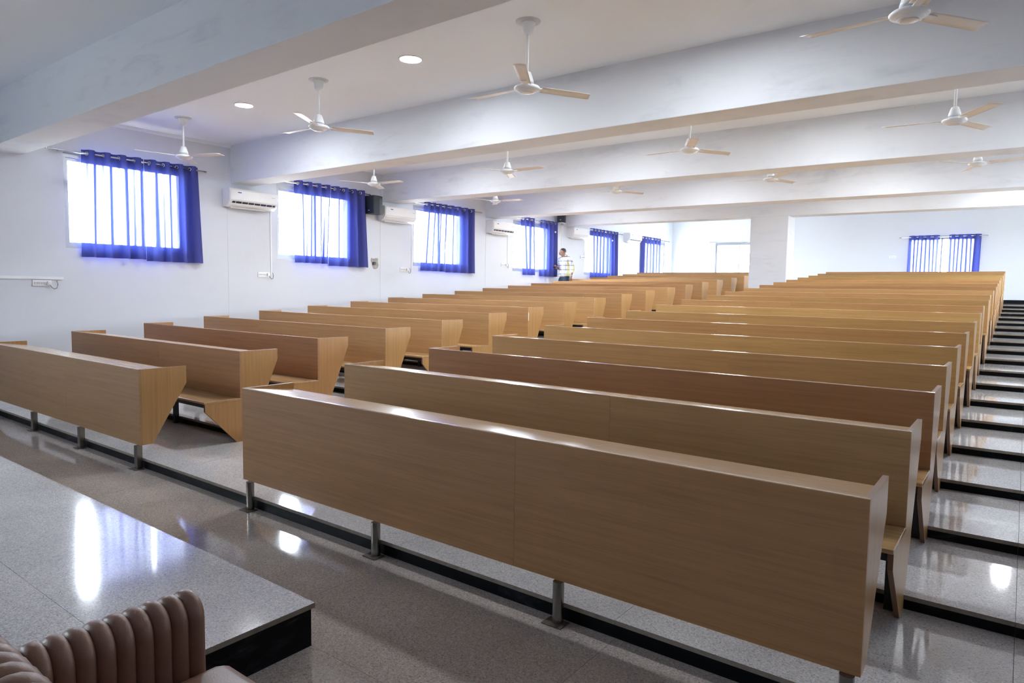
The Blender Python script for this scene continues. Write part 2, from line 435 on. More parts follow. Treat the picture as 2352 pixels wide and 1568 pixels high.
# windows
def window(name, axis, c, a0, a1, z0, z1, sgn):
    """aluminium two-leaf sliding window; c = plane of the frame, sgn = direction to the inside"""
    root = struct(empty(name, (c, (a0+a1)/2, z0) if axis == 'x' else ((a0+a1)/2, c, z0)))
    hw = (a1-a0)/2; h = z1-z0
    def bx(mb, u0, u1, w0, w1, q0, q1):
        if axis == 'x': mb.box(q0, q1, u0, u1, w0, w1)
        else: mb.box(u0, u1, q0, q1, w0, w1)
    d = 0.035
    mb = MB()
    bx(mb, -hw, hw, 0, 0.035, -d, d); bx(mb, -hw, hw, h-0.06, h, -d, d); bx(mb, -hw, -hw+0.03, 0.035, h-0.06, -d, d); bx(mb, hw-0.03, hw, 0.035, h-0.06, -d, d)
    mb.build('window_frame', 'aluminium', root)
    for k in (0, 1):
        u0, u1 = (-hw+0.03, 0.02) if k == 0 else (-0.02, hw-0.03)
        q = (-0.012 if k == 0 else 0.012)
        s = MB()
        bx(s, u0, u0+0.035, 0.035, h-0.06, q-0.01, q+0.01); bx(s, u1-0.035, u1, 0.035, h-0.06, q-0.01, q+0.01)
        bx(s, u0+0.035, u1-0.035, 0.035, 0.08, q-0.01, q+0.01); bx(s, u0+0.035, u1-0.035, h-0.10, h-0.06, q-0.01, q+0.01)
        sash = s.build('window_sash', 'aluminium', root)
        g = MB(); bx(g, u0+0.035, u1-0.035, 0.08, h-0.10, q-0.002, q+0.002); g.build('pane', 'glass', sash)
wi = 1
for a, b_ in LWIN: window('window_%d' % wi, 'x', WX-0.04, a, b_, WZ0, WZ1, 1); wi += 1
for a, b_ in BWIN: window('window_%d' % wi, 'y', YB+0.04, a, b_, BZ0, WZ1, -1); wi += 1
for a, b_ in RFILL_WIN: window('window_%d' % wi, 'x', RX+0.10, a, b_, WZ0, WZ1, -1); wi += 1  # added openings out of view, daylight for the rear rows
for a, b_ in LFILL_WIN: window('window_%d' % wi, 'x', WX-0.04, a, b_, WZ0, WZ1, 1); wi += 1  # added opening out of view, daylight for the front
for a, b_ in FWIN: window('window_%d' % wi, 'y', YF-0.10, a, b_, 1.2, WZ1, 1); wi += 1
# daylight portals: only guide the sampling of the sky through the openings
def portal(loc, rot, sx, sy):
    ld = bpy.data.lights.new('window_portal', 'AREA'); ld.shape = 'RECTANGLE'; ld.size = sx; ld.size_y = sy
    ld.cycles.is_portal = True
    o = bpy.data.objects.new('window_portal', ld); COL.objects.link(o); o.location = loc; o.rotation_euler = rot
zc_ = (WZ0+WZ1)/2
for a, b_ in LFILL_WIN+LWIN:
    portal((WX-0.20, (a+b_)/2, zc_), (0, -PI/2, 0), WZ1-WZ0, b_-a)
for a, b_ in RFILL_WIN: portal((RX+0.20, (a+b_)/2, zc_), (0, PI/2, 0), WZ1-WZ0, b_-a)
for a, b_ in BWIN:
    portal(((a+b_)/2, YB+0.20, zc_), (-PI/2, 0, 0), b_-a, WZ1-BZ0)

for a, b_ in FWIN:
    portal(((a+b_)/2, YF-0.20, (1.2+WZ1)/2), (PI/2, 0, 0), b_-a, WZ1-1.2)

# ------------------------------------------------------------------ stepped floor
XJ = [-2.35, -1.10, 0.10, 1.30, 2.54, 3.78, 4.98, 6.30, 7.648, 8.95, 10.2, 11.6, 13.13]
prof = [(YF, -0.25), (YF, -0.02)]
for k in range(1, NROW+1):
    prof += [(riser_y(k)+0.03, lvl(k-1)-0.02), (riser_y(k)+0.03, lvl(k)-0.02)]
prof += [(YB, lvl(NROW)-0.02), (YB, -0.25)]
floor = struct(MB().prism(prof, WX, RX, 'x').build('floor', 'concrete'))
G_ = 0.0008
for i in range(len(XJ)-1):
    a, b_ = XJ[i]+G_, XJ[i+1]-G_
    def slab(y0, y1, mat):
        mb = MB(); mb.cur = 0
        z0, z1 = -0.02, 0.0
        mb.add([(a,y0,z1),(b_,y0,z1),(b_,y1,z1),(a,y1,z1)], [(0,1,2,3)])
        mb.cur = 1
        mb.add([(a,y0,z0),(b_,y0,z0),(b_,y1,z0),(a,y1,z0),(a,y0,z1),(b_,y0,z1),(b_,y1,z1),(a,y1,z1)], [(0,3,2,1),(0,1,5,4),(1,2,6,5),(2,3,7,6),(3,0,4,7)])
        me = bpy.data.meshes.new('slab'); me.from_pydata(mb.v, [], mb.f); me.materials.append(MATS[mat]); me.materials.append(MATS['slab_edge'])
        me.polygons.foreach_set('material_index', mb.mi)
        return me
    tread = slab(-0.012, P-G_, 'granite_step'); last = slab(-0.012, YB-riser_y(NROW), 'granite_step')
    rm = MB().box(a, b_, 0.0, 0.03, 0.0, H-0.02).mesh('riser', 'black_stone')
    rm1 = MB().box(a, b_, 0.0, 0.03, 0.0, H+0.016-0.02).mesh('riser', 'black_stone')
    for k in range(1, NROW+1):
        inst('tread_slab', tread if k < NROW else last, floor, (0, riser_y(k), lvl(k)))
        inst('riser_slab', rm1 if k == 1 else rm, floor, (0, riser_y(k), lvl(k-1)))
    # front floor slabs
    ys = [YF, -4.4, -3.2, -2.0, -0.80, riser_y(1)]
    for j in range(len(ys)-1):
        s2 = slab(ys[j]+G_, ys[j+1]-G_, 'granite_floor')
        inst('floor_slab', s2, floor)
# black skirting along the back and side walls
struct(MB().box(WX+0.01, RX-0.01, YB-0.015, YB+0.002, lvl(NROW)-0.005, lvl(NROW)+0.10).build('baseboard_back', 'black_stone'))

# stage platform
DX1, DY1, DZ = 5.36, -0.79, 0.182
dais = struct(MB().box(WX, DX1-0.03, -3.55, DY1-0.03, -0.01, DZ-0.021).build('stage_platform', 'concrete'))
MB().box(WX, DX1-0.012, DY1-0.03, DY1-0.012, 0.0, DZ-0.021).build('riser_slab', 'black_stone', dais)
MB().box(DX1-0.03, DX1-0.012, -3.55, DY1-0.03, 0.0, DZ-0.021).build('riser_slab', 'black_stone', dais)
dxs = [WX, -1.5, 0.4, 2.3, 4.05, DX1]; dys = [-3.55, -2.75, -2.10, -1.445, DY1]
dxs = [WX, -0.4, 2.3, DX1]
for i in range(len(dxs)-1):
    for j in range(len(dys)-1):
        mb = MB(); x0, x1, y0, y1 = dxs[i]+G_, dxs[i+1]-G_, dys[j]+G_, dys[j+1]-G_
        mb.cur = 0; mb.add([(x0,y0,DZ),(x1,y0,DZ),(x1,y1,DZ),(x0,y1,DZ)], [(0,1,2,3)])
        mb.cur = 1; z0 = DZ-0.021
        mb.add([(x0,y0,z0),(x1,y0,z0),(x1,y1,z0),(x0,y1,z0),(x0,y0,DZ),(x1,y0,DZ),(x1,y1,DZ),(x0,y1,DZ)], [(0,3,2,1),(0,1,5,4),(1,2,6,5),(2,3,7,6),(3,0,4,7)])
        me = bpy.data.meshes.new('slab'); me.from_pydata(mb.v, [], mb.f); me.materials.append(MATS['granite_dais']); me.materials.append(MATS['slab_edge']); me.polygons.foreach_set('material_index', mb.mi)
        inst('platform_slab', me, dais)

# ------------------------------------------------------------------ lecture benches
ENDS = {'L': [(-1.56, 2.07), (-1.57, 2.095), (-1.67, 2.012), (-1.80, 2.021), (-1.81, 2.03), (-1.815, 2.031), (-1.815, 2.023), (-1.83, 2.04), (-1.822, 2.05), (-1.775, 2.069),
              (-1.768, 2.085), (-1.764, 2.097), (-1.758, 2.095), (-1.758, 2.087), (-1.744, 2.08), (-1.724, 2.089), (-1.70, 2.095), (-1.70, 2.09), (-1.694, 2.09)],
        'R': [(3.532, 7.236), (3.524, 7.25), (3.543, 7.25), (3.526, 7.231), (3.518, 7.226), (3.518, 7.226), (3.556, 7.238), (3.55, 7.237), (3.534, 7.223), (3.566, 7.239),
              (3.546, 7.22), (3.568, 7.226), (3.568, 7.229), (3.566, 7.223), (3.569, 7.22), (3.565, 7.217), (3.574, 7.227), (3.566, 7.225), (3.555, 7.22)]}
TINT = {'L': [(0.88, 0.92, 0.94), (0.98, 0.92, 0.90), (1.0, 0.86, 0.82), (1.03, 1.0, 0.98), (1.05, 1.03, 0.98), (1.08, 1.08, 1.0), (1.05, 1.02, 0.95), (1.02, 1.0, 0.95),
              (1.10, 1.12, 1.05), (1.05, 1.05, 1.0), (1.0, 0.95, 0.92), (1.08, 1.08, 1.05), (1.0, 0.93, 0.9), (1.04, 1.02, 1.0), (1.1, 1.08, 1.0), (1.1, 1.1, 1.02), (1.05, 1.0, 0.95), (1.05, 1.05, 1.0), (1.0, 0.95, 0.9)],
        'R': [(0.98, 0.95, 0.92), (1.06, 1.16, 1.14), (0.92, 0.82, 0.76), (0.95, 0.93, 0.82), (1.0, 1.0, 0.82), (0.98, 0.92, 0.78), (1.1, 1.12, 0.95), (1.05, 1.08, 0.9),
              (1.0, 0.95, 0.85), (1.06, 1.08, 0.95), (1.0, 0.96, 0.9), (1.0, 1.0, 0.92), (0.95, 0.88, 0.85), (1.05, 1.05, 0.95), (1.0, 0.9, 0.8), (1.1, 1.12, 0.9), (1.1, 1.15, 0.9), (1.02, 1.0, 0.9), (1.0, 0.95, 0.88)]}
SEAM = {'L': [0.63, 0.61], 'R': [5.78, 5.80]}
LEGX = {'L': [2.04, 0.942, -0.185, -1.40], 'R': [3.62, 4.839, 6.033, 7.196]}
def side_panel(prof, x0, x1, name, parent, tint):
    mb = MB(); n = len(prof)
    mb.cur = 0
    vs = [(x0, *q) for q in prof] + [(x1, *q) for q in prof]
    mb.add(vs, [tuple(range(n)), tuple(range(2*n-1, n-1, -1))])
    mb.cur = 1
    mb.add(vs, [(i, (i+1) % n, n+(i+1) % n, n+i) for i in range(n)])
    o = mb.build(name, ['laminate_v', 'edge_band'], parent)
    o['tint'] = tint
    return o
def bench(blk, k):
    x0, x1 = ENDS[blk][k-1]; xm = (x0+x1)/2; y = row_y(k); z = lvl(k-1)
    first = k == 1
    zt = 0.798 if first else 0.807
    tint = TINT[blk][k-1]; ti = [float(c)*(q_ if k > 3 else 1.0) for c, q_ in zip(tint, (1.14, 1.21, 1.16))]  # rows behind the third get a lighter tint, painting in their stronger light
    side = 'wall-side block' if blk == 'L' else 'block by the open stair aisle'
    nm = 'front_desk' if first else 'lecture_bench'
    root = empty(nm, (xm, y, z))
    if first:
        tag(root, 'wooden front desk on metal legs, frontmost row of the %s' % side, 'desk', 'front desks facing the stage')
    else:
        rowname = 'last row' if k == NROW else '%s row from the front' % ORD[k]
        tag(root, 'wooden bench with sloping desk, %s, %s' % (side, rowname), 'bench', 'rows of lecture benches in the ' + side)
    a, b_ = x0-xm, x1-xm
    rr = random.Random(k*7 + (0 if blk == 'L' else 100))
    if k <= 2: sm = SEAM[blk][k-1]-xm
    else: sm = a + (b_-a)*rr.choice([0.36, 0.62, 0.64, 0.42])
    zl = 0.19 if first else 0.391
    gp = 0.0006 if k <= 2 else 0.0
    for (u0, u1) in ((a, sm-gp), (sm+gp, b_)):
        mb = MB(); mb.cur = 0; mb.prism([(0, zl), (0, zt-0.0035), (0.0012, zt-0.001), (0.0040, zt), (0.018, zt), (0.018, zl)], u0, u1, 'x')
        o = mb.build('front_panel', 'laminate_h', root)
        top = MB().box(u0, u1, 0.0035, 0.018, zt, zt+0.0008).build('top_edge', 'edge_gloss', o)
        q = rr.uniform(0.97, 1.03); o['tint'] = [c*q for c in ti]
    # sloping desk top between the side panels
    sd = sm + rr.uniform(-0.1, 0.35)
    for (u0, u1) in ((a+0.0205, sd-0.0005), (sd+0.0005, b_-0.0205)):
        mb = MB(); mb.prism([(0.0185, zt-0.001), (0.365, zt-0.042), (0.365, zt-0.060), (0.0185, zt-0.019)], u0, u1, 'x')
        o = mb.build('desk_top', 'laminate_top', root, bevel=0.0012); o['tint'] = [0.5+0.5*c for c in ti]
    if first:
        pr = [(0.0185, zt), (0.38, zt), (0.38, zt-0.14), (0.097, 0.19), (0.0185, 0.19)]
    else:
        pr = [(0.0185, zt), (0.38, zt), (0.38, zt-0.095), (0.078, 0.0), (-0.035, 0.0), (-0.325, 0.305), (-0.325, 0.371), (0.0185, 0.371)]
    tv = [0.6+0.4*c for c in ti]
    side_panel(pr, a, a+0.02, 'side_panel', root, tv)
    side_panel(pr, b_-0.02, b_, 'side_panel', root, tv)
    if first:
        for lx in LEGX[blk]:
            u = lx-xm
            rc = 0.004 if blk == 'L' else 0.019
            oc = [(u+sx_*(0.024-rc)+rc*math.cos(math.radians(a_)), -0.005+sy_*(0.023-rc)+rc*math.sin(math.radians(a_))) for sx_, sy_, a0_ in ((1, 1, 0), (-1, 1, 90), (-1, -1, 180), (1, -1, 270)) for a_ in range(a0_, a0_+91, 30)]
            leg = MB().prism(oc, 0.004, 0.1895, 'z').build('leg', 'steel', root)
            if blk == 'R': smooth_angle(leg, 0.9)
            MB().box(u-0.055, u+0.045, -0.055, 0.02, 0.0005, 0.005).build('base_plate', 'rust_metal', leg)
    else:
        o = MB().box(a, b_, -0.332, 0.0175, 0.3715, 0.390).build('seat', 'laminate_seat', root, bevel=0.002); o['tint'] = [0.7+0.3*c for c in ti]
        fr = MB()
        fr.box(a+0.025, b_-0.025, -0.30, -0.26, 0.331, 0.371); fr.box(a+0.025, b_-0.025, -0.06, -0.02, 0.331, 0.371)
        n = 4
        for i in range(n):
            u = a+0.045 + (b_-a-0.09)*i/(n-1)
            fr.box(u-0.018, u+0.018, -0.26, -0.06, 0.333, 0.369)
        fr.build('seat_frame', 'black_metal', root)
        for i in range(n):
            u = a+0.05 + (b_-a-0.10)*i/(n-1)
            MB().box(u-0.02, u+0.02, 0.02, 0.06, 0.0, 0.70).build('leg', 'black_metal', root)
    if blk == 'L' and k == 7:
        MB().box(b_-0.004, b_+0.0012, 0.004, 0.016, 0.62, 0.73).build('paper_sticker', 'white_plastic', root)
    return root
for k in range(1, NROW+1):
    bench('L', k); bench('R', k)

# ------------------------------------------------------------------ ceiling fans
def make_blade():
    mb = MB(); n = 14; L0, L1 = 0.13, 0.56
    for i in range(n+1):
        t_ = i/n; r_ = L0+(L1-L0)*t_
        w0 = -0.046-0.003*t_; w1 = 0.046+0.008*t_
        sl = 0.03*t_**6 if i == n else 0.0
        for j in range(5):
            s = w0+(w1-w0)*j/4
            tw = 0.20*(1-0.35*t_)
            rr_ = r_ + (0.035*(j/4) if i == n else 0.0)
            zz = -s*math.tan(tw) + 0.006*math.cos((j/4-0.5)*PI)
            mb.v.append((rr_, s, zz))
    for i in range(n):
        for j in range(4):
            q = i*5+j
            mb.f.append((q, q+5, q+6, q+1)); mb.mi.append(0)
    return mb
blade_mb = make_blade(); bl = blade_mb.mesh('blade', 'fan_blade', smooth=True)
bmb = bmesh.new(); bmb.from_mesh(bl); 
geom = bmesh.ops.solidify(bmb, geom=bmb.faces[:], thickness=0.003); bmb.to_mesh(bl); bmb.free()
iron = MB(); iron.box(0.085, 0.19, -0.022, 0.022, -0.004, 0.004); iron_me = iron.mesh('blade_iron', 'fan_white', bevel=0.003)
motor_me = MB().lathe([(0.0, -0.036), (0.058, -0.035), (0.064, -0.028), (0.066, -0.026), (0.076, -0.025), (0.080, -0.018), (0.082, -0.016), (0.098, -0.014), (0.106, -0.004), (0.106, 0.004), (0.096, 0.014), (0.070, 0.022), (0.045, 0.034), (0.0, 0.038)], n=36).mesh('motor', 'fan_white', smooth=True)
cup_me = MB().lathe([(0.0, 0.038), (0.055, 0.040), (0.052, 0.06), (0.040, 0.10), (0.030, 0.125), (0.015, 0.132), (0.0, 0.132)], n=24).mesh('lower_cover', 'fan_white', smooth=True)
can_me = MB().lathe([(0.0, 0.0), (0.060, 0.0), (0.060, -0.012), (0.050, -0.025), (0.046, -0.075), (0.036, -0.095), (0.0, -0.098)], n=24).mesh('ceiling_canopy', 'fan_white', smooth=True)
ros_me = MB().lathe([(0.0, 0.003), (0.105, 0.003), (0.10, -0.006), (0.055, -0.010), (0.0, -0.010)], n=24).mesh('ceiling_plate', 'grey_plastic', smooth=True)
cap_me = MB().lathe([(0.0, -0.041), (0.045, -0.039), (0.052, -0.0355), (0.0, -0.0355)], n=24).mesh('bottom_cap', 'fan_blade', smooth=True)
def fan(x, y, z, ang, label):
    root = tag(empty('ceiling_fan', (x, y, z)), label, 'ceiling fan', 'ceiling fans between the beams')
    inst('motor', motor_me, root); inst('bottom_cap', cap_me, root); inst('lower_cover', cup_me, root)
    dz = ZC-z
    MB().tube([(0, 0, 0.12), (0, 0, dz-0.08)], 0.0125, 10).build('down_rod', 'fan_white', root, smooth=True)
    c = inst('ceiling_canopy', can_me, root, (0, 0, dz-0.008)); inst('ceiling_plate', ros_me, root, (0, 0, dz))
    for i in range(3):
        a = math.radians(ang + 120*i)
        b_ = inst('blade', bl, root, (0, 0, 0.005), (0, 0, a))
        inst('blade_iron', iron_me, b_)
BAYN = {1: 'the first bay', 2: 'the second bay', 3: 'the third bay'}
FANS = [(6.98, 2.10, 3.075, 55, 'large white ceiling fan cut by the top edge, nearest the stair aisle'),
        (4.28, 2.10, 3.10, 60, 'white ceiling fan in front of the nearest full beam, right of two lit round lamps'),
        (1.58, 2.10, 3.14, 62, 'white ceiling fan between the two round ceiling lamps on the left'),
        (-1.23, 2.10, 3.13, 20, 'leftmost white ceiling fan hanging in front of the nearest curtained window'),
        (6.98, 5.17, 3.10, 65, 'white ceiling fan in the second bay, farthest to the right'),
        (4.39, 5.17, 3.12, 57, 'white ceiling fan in the second bay, second from the right'),
        (1.72, 5.17, 3.12, 0, 'white ceiling fan in the second bay, second from the window wall'),
        (-1.05, 5.17, 3.17, 5, 'white ceiling fan in the second bay above the black wall speaker'),
        (7.01, 8.29, 3.185, 106, 'white ceiling fan in the third bay, farthest to the right'),
        (4.395, 8.29, 3.21, 68, 'white ceiling fan in the third bay, second from the right'),
        (1.74, 8.29, 3.225, 60, 'white ceiling fan in the third bay, second from the window wall'),
        (-0.98, 8.29, 3.235, 10, 'white ceiling fan in the third bay, nearest the window wall')]
for f_ in FANS: fan(*f_)

# ------------------------------------------------------------------ round ceiling lamps
lamp_ring = MB().lathe([(0.098, 0.002), (0.112, 0.002), (0.112, -0.006), (0.102, -0.012), (0.098, -0.008)], n=40).mesh('trim_ring', 'white_plastic', smooth=True)
lamp_disc = MB().lathe([(0.0, -0.0075), (0.0985, -0.0075), (0.0985, -0.002), (0.0, -0.002)], n=40).mesh('diffuser', 'lamp_glow')
def lamp(x, y, label):
    root = tag(empty('ceiling_lamp', (x, y, ZC if y < 13 else ZR2)), label, 'ceiling lamp', 'round recessed ceiling lamps')
    inst('trim_ring', lamp_ring, root); inst('diffuser', lamp_disc, root)
lamp(0.02, 2.20, 'lit round ceiling lamp between the first and second fans from the left')
lamp(2.853, 2.185, 'lit round ceiling lamp between the second and third fans from the left')
lamp(5.60, 2.15, 'lit round ceiling lamp cut off by the top edge')
HID = 'lit round ceiling lamp out of view'
for (x, y) in ((0.2, 5.2), (3.0, 5.2), (5.7, 5.2), (8.4, 5.2), (0.3, 8.3), (3.0, 8.3), (5.7, 8.3), (8.4, 8.3),  # rightmost lamp of the second bay is added to brighten the aisle treads
               (0.5, 16.2), (4.0, 16.2), (7.5, 16.2), (11.0, 16.2), (4.9, 11.2), (7.54, 11.85), (-0.3, 11.2)):  # rear-bay row is made up to brighten the far wall
    lamp(x, y, HID)

# ------------------------------------------------------------------ curtains and rods
def curtain(axis, c, a0, a1, ztop, zbot, waves, label, seed, flare=(0.0, 0.0), amp=0.045, tagpos=None, sgn=1, skew=0.0):
    """eyelet curtain: cloth wave hanging from a rod; c = rod plane, a0..a1 along the wall"""
    rnd = random.Random(seed)
    am = (a0+a1)/2
    root = tag(empty('curtain', (c, am, ztop) if axis == 'x' else (am, c, ztop)), label, 'curtain', 'blue eyelet curtains')
    nx, nz = waves*14, 26
    ph = [rnd.uniform(-0.5, 0.5) for _ in range(waves*2+3)]; wv = [rnd.uniform(0.7, 1.25) for _ in range(waves*2+3)]
    hgt = ztop-zbot
    def prof(u, t_):
        # u 0..1 across, t_ 0..1 from the top down
        x = u*waves; i = int(min(x*2, waves*2)); fr = x*2-i
        lo = wv[i]*(1-fr) + wv[i+1]*fr; pp = ph[i]*(1-fr) + ph[i+1]*fr
        A = amp*(1.0*(1-t_) + lo*t_*1.05)
        off = A*math.sin(2*PI*(x-0.25) + pp*t_*1.2)
        a = a0+(a1-a0)*u + t_*(flare[0]*(1-u) + flare[1]*u) + 0.018*math.sin(2*PI*x*0.5+pp*3)*t_ + 0.5*amp*0.35*math.sin(4*PI*x)
        return off*sgn, a
    mb = MB()
    zs = [0.0, 0.05, 0.10] + [0.10+0.82*i/(nz-6) for i in range(1, nz-5)] + [0.95, 0.975, 1.0]
    for q in zs:
        for i in range(nx+1):
            u = i/nx
            off, a = prof(u, q)
            z = -hgt*q - (0.03*skew*u if q > 0.5 else 0.0)*q
            if axis == 'x': mb.v.append((off, a-am, z))
            else: mb.v.append((a-am, off, z))
    for j in range(len(zs)-1):
        for i in range(nx):
            q = j*(nx+1)+i
            mb.f.append((q, q+1, q+nx+2, q+nx+1)); mb.mi.append(1 if (j == 0 or j == 1 or j >= len(zs)-3) else 0)
    cl = mb.build('cloth', ['curtain_cloth', 'curtain_hem'], root, smooth=True)
    # eyelet rings where the cloth crosses the rod
    for i in range(waves):
        _, a = prof((i+0.25)/waves, 0.035)
        nrm = (0.56, -0.83, 0) if axis == 'x' else (-0.83, -0.56, 0)
        pos = (0, a-am, -0.05) if axis == 'x' else (a-am, 0, -0.05)
        MB().torus(pos, 0.021, 0.0065, nrm, 18, 6).build('eyelet', 'chrome', root, smooth=True)
    if tagpos:
        u, t_ = tagpos
        off, a = prof(u, t_)
        z = -hgt*t_
        if axis == 'x': MB().box(0.062, 0.064, a-am-0.03, a-am+0.03, z-0.02, z+0.02).build('fabric_label', 'white_plastic', root)
    return root
def rod(axis, c, a0, a1, z, label, wall):
    am = (a0+a1)/2
    root = tag(empty('curtain_rod', (c, am, z) if axis == 'x' else (am, c, z)), label, 'curtain rod', 'steel curtain rods')
    h = (a1-a0)/2
    P3 = (lambda a: (0, a, 0)) if axis == 'x' else (lambda a: (a, 0, 0))
    MB().tube([P3(-h), P3(h)], 0.0115, 10).build('rod', 'chrome', root, smooth=True)
    for s in (-1, 1):
        p_ = P3(s*h); MB().tube([P3(s*h), P3(s*(h+0.02))], 0.014, 10).build('end_cap', 'chrome', root, smooth=True)
        q = P3(s*(h-0.14)); wdir = (wall-c)
        e = (wdir, q[1], 0.0) if axis == 'x' else (q[0], wdir, 0.0)
        MB().tube([q, e], 0.008, 8).build('bracket', 'chrome', root, smooth=True)
CX = WX+0.085
W_N = ['window nearest the stage', 'second window', 'third window', 'fourth window', 'fifth window', 'sixth window, at the back corner']
def wl(i): return W_N[i]
ZR = 3.165
rods = [(0.90, 2.95, 3.155), (4.05, 6.14, 3.20), (7.25, 9.40, 3.185), (10.55, 12.72, 3.195), (13.98, 16.10, 3.185), (17.40, 19.48, 3.19)]
for i, (a, b_, z) in enumerate(rods): rod('x', CX, a, b_, z, 'steel curtain rod above the %s of the window wall' % wl(i), WX)
RT = [r_[2]+0.05 for r_ in rods]
curtain('x', CX, 1.30, 2.08, RT[0], 1.815, 4, 'blue curtain, left half, at the window nearest the stage', 1, (-0.02, 0.02), skew=0.0, tagpos=None)
curtain('x', CX, 2.09, 2.86, RT[0]-0.0, 1.795, 4, 'blue curtain, right half, at the window nearest the stage', 2, (-0.02, 0.05))
curtain('x', CX, 4.52, 5.28, RT[1], 1.875, 4, 'blue curtain, left half, at the second window from the stage', 3, (0.02, -0.06))
curtain('x', CX, 5.29, 6.06, RT[1], 1.845, 4, 'blue curtain, right half, ending at the black wall speaker', 4, (-0.06, 0.06))
curtain('x', CX, 7.62, 8.30, RT[2], 1.83, 4, 'blue curtain, left half, at the third window from the stage', 5, (-0.12, -0.05))
curtain('x', CX, 8.31, 9.21, RT[2], 1.82, 4, 'blue curtain, right half, at the third window from the stage', 6, (-0.05, 0.04))
curtain('x', CX, 10.95, 11.50, RT[3], 1.84, 3, 'blue curtain, left half, gathered at the window beside the man', 7, (0.12, 0.02))
curtain('x', CX, 11.80, 12.54, RT[3], 1.825, 4, 'blue curtain, right half with white label, nearest the man', 8, (-0.02, 0.04), tagpos=(0.72, 0.19))
curtain('x', CX, 14.25, 15.03, RT[4], 1.84, 4, 'blue curtain, left half, at the window just behind the man', 9, (0.05, 0.0))
curtain('x', CX, 15.05, 15.84, RT[4], 1.84, 4, 'blue curtain, right half, at the window just behind the man', 10, (0.0, 0.05), tagpos=(0.40, 0.2))
curtain('x', CX, 17.46, 18.12, RT[5], 1.84, 3, 'blue curtain, left half, at the window near the back corner', 11)
curtain('x', CX, 18.14, 18.83, RT[5], 1.84, 3, 'blue curtain, right half, at the window near the back corner', 12)
CY = YB-0.085
rod('y', CY, 4.64, 6.70, 3.115, 'steel curtain rod above the right window of the back wall', YB)
rod('y', CY, -0.95, 0.95, 3.16, 'bare steel curtain rod above the uncovered back window', YB)
curtain('y', CY, 4.87, 5.61, 3.165, 1.85, 4, 'sunlit blue curtain, left half, on the back wall window', 13, amp=0.048, sgn=-1)
curtain('y', CY, 5.83, 6.57, 3.165, 1.85, 4, 'sunlit blue curtain, right half, on the back wall window', 14, (0, 0.0), amp=0.048, sgn=-1)

# ------------------------------------------------------------------ air conditioners
def ac(y0, zt, label, L=0.83, Hh=0.275, vent=True):
    root = tag(empty('air_conditioner', (WX, y0+L/2, zt-Hh)), label, 'air conditioner', 'split air conditioners on the window wall')
    D = 0.215
    pr = [(0.002, 0.0), (0.10, -0.005), (0.165, 0.03), (D, 0.085), (D, Hh-0.03), (D-0.02, Hh), (0.002, Hh)]
    MB().prism(pr, -L/2, L/2, 'y').build('body', 'white_plastic', root, bevel=0.006)
    MB().prism([(D+0.001, 0.085), (D+0.012, 0.10), (D+0.012, Hh-0.03), (D-0.012, Hh-0.001), (D-0.02, Hh-0.02)], -L/2+0.012, L/2-0.012, 'y').build('front_panel', 'white_plastic', root, bevel=0.006)
    # vent mouth in the sloping underside
    n = Vector((0.055, 0, 0.05)); a = Vector((0.165, 0, 0.03)); b_ = Vector((D, 0, 0.085))
    nn = Vector((0.055, 0, -0.05)).normalized()
    def strip(s0, s1, w0, w1, th, mat, nm):
        A = a.lerp(b_, s0); B = a.lerp(b_, s1)
        mb = MB()
        mb.prism([(A.x, A.z), (B.x, B.z), (B.x+nn.x*th, B.z+nn.z*th), (A.x+nn.x*th, A.z+nn.z*th)], w0, w1, 'y')
        return mb.build(nm, mat, root)
    strip(0.42, 0.88, -L/2+0.05, L/2-0.04, 0.003, 'vent_dark', 'vent')
    if vent:
        for i in range(7):
            u = -L/2+0.05 + (L-0.09)*(i+0.5)/7
            strip(0.42, 0.88, u-0.004, u+0.004, 0.006, 'white_plastic', 'vane')
    strip(-0.05, 0.30 if vent else 0.9, -L/2+0.03, L/2-0.03, 0.009, 'white_plastic', 'louver')
    MB().box(D+0.0122, D+0.0135, -L/2+0.13, -L/2+0.19, Hh-0.070, Hh-0.056).build('logo', 'logo_blue', root)
    MB().box(D+0.0122, D+0.0132, L/2-0.12, L/2-0.055, Hh-0.085, Hh-0.080).build('print', 'logo_grey', root)
    MB().box(0.02, 0.12, -L/2+0.07, L/2-0.15, -0.022, -0.002).build('drain_tray', 'grey_plastic', root, bevel=0.006)
ac(3.262, 2.958, 'white air conditioner nearest the stage, between first and second windows')
ac(6.405, 3.025, 'white air conditioner right of the black wall speaker', vent=False)
ac(9.67, 3.035, 'white air conditioner between the third and fourth windows')
ac(13.10, 3.172, 'white air conditioner below the small wall speaker, behind the man', vent=False)
ac(16.335, 3.265, 'white air conditioner nearest the back corner')

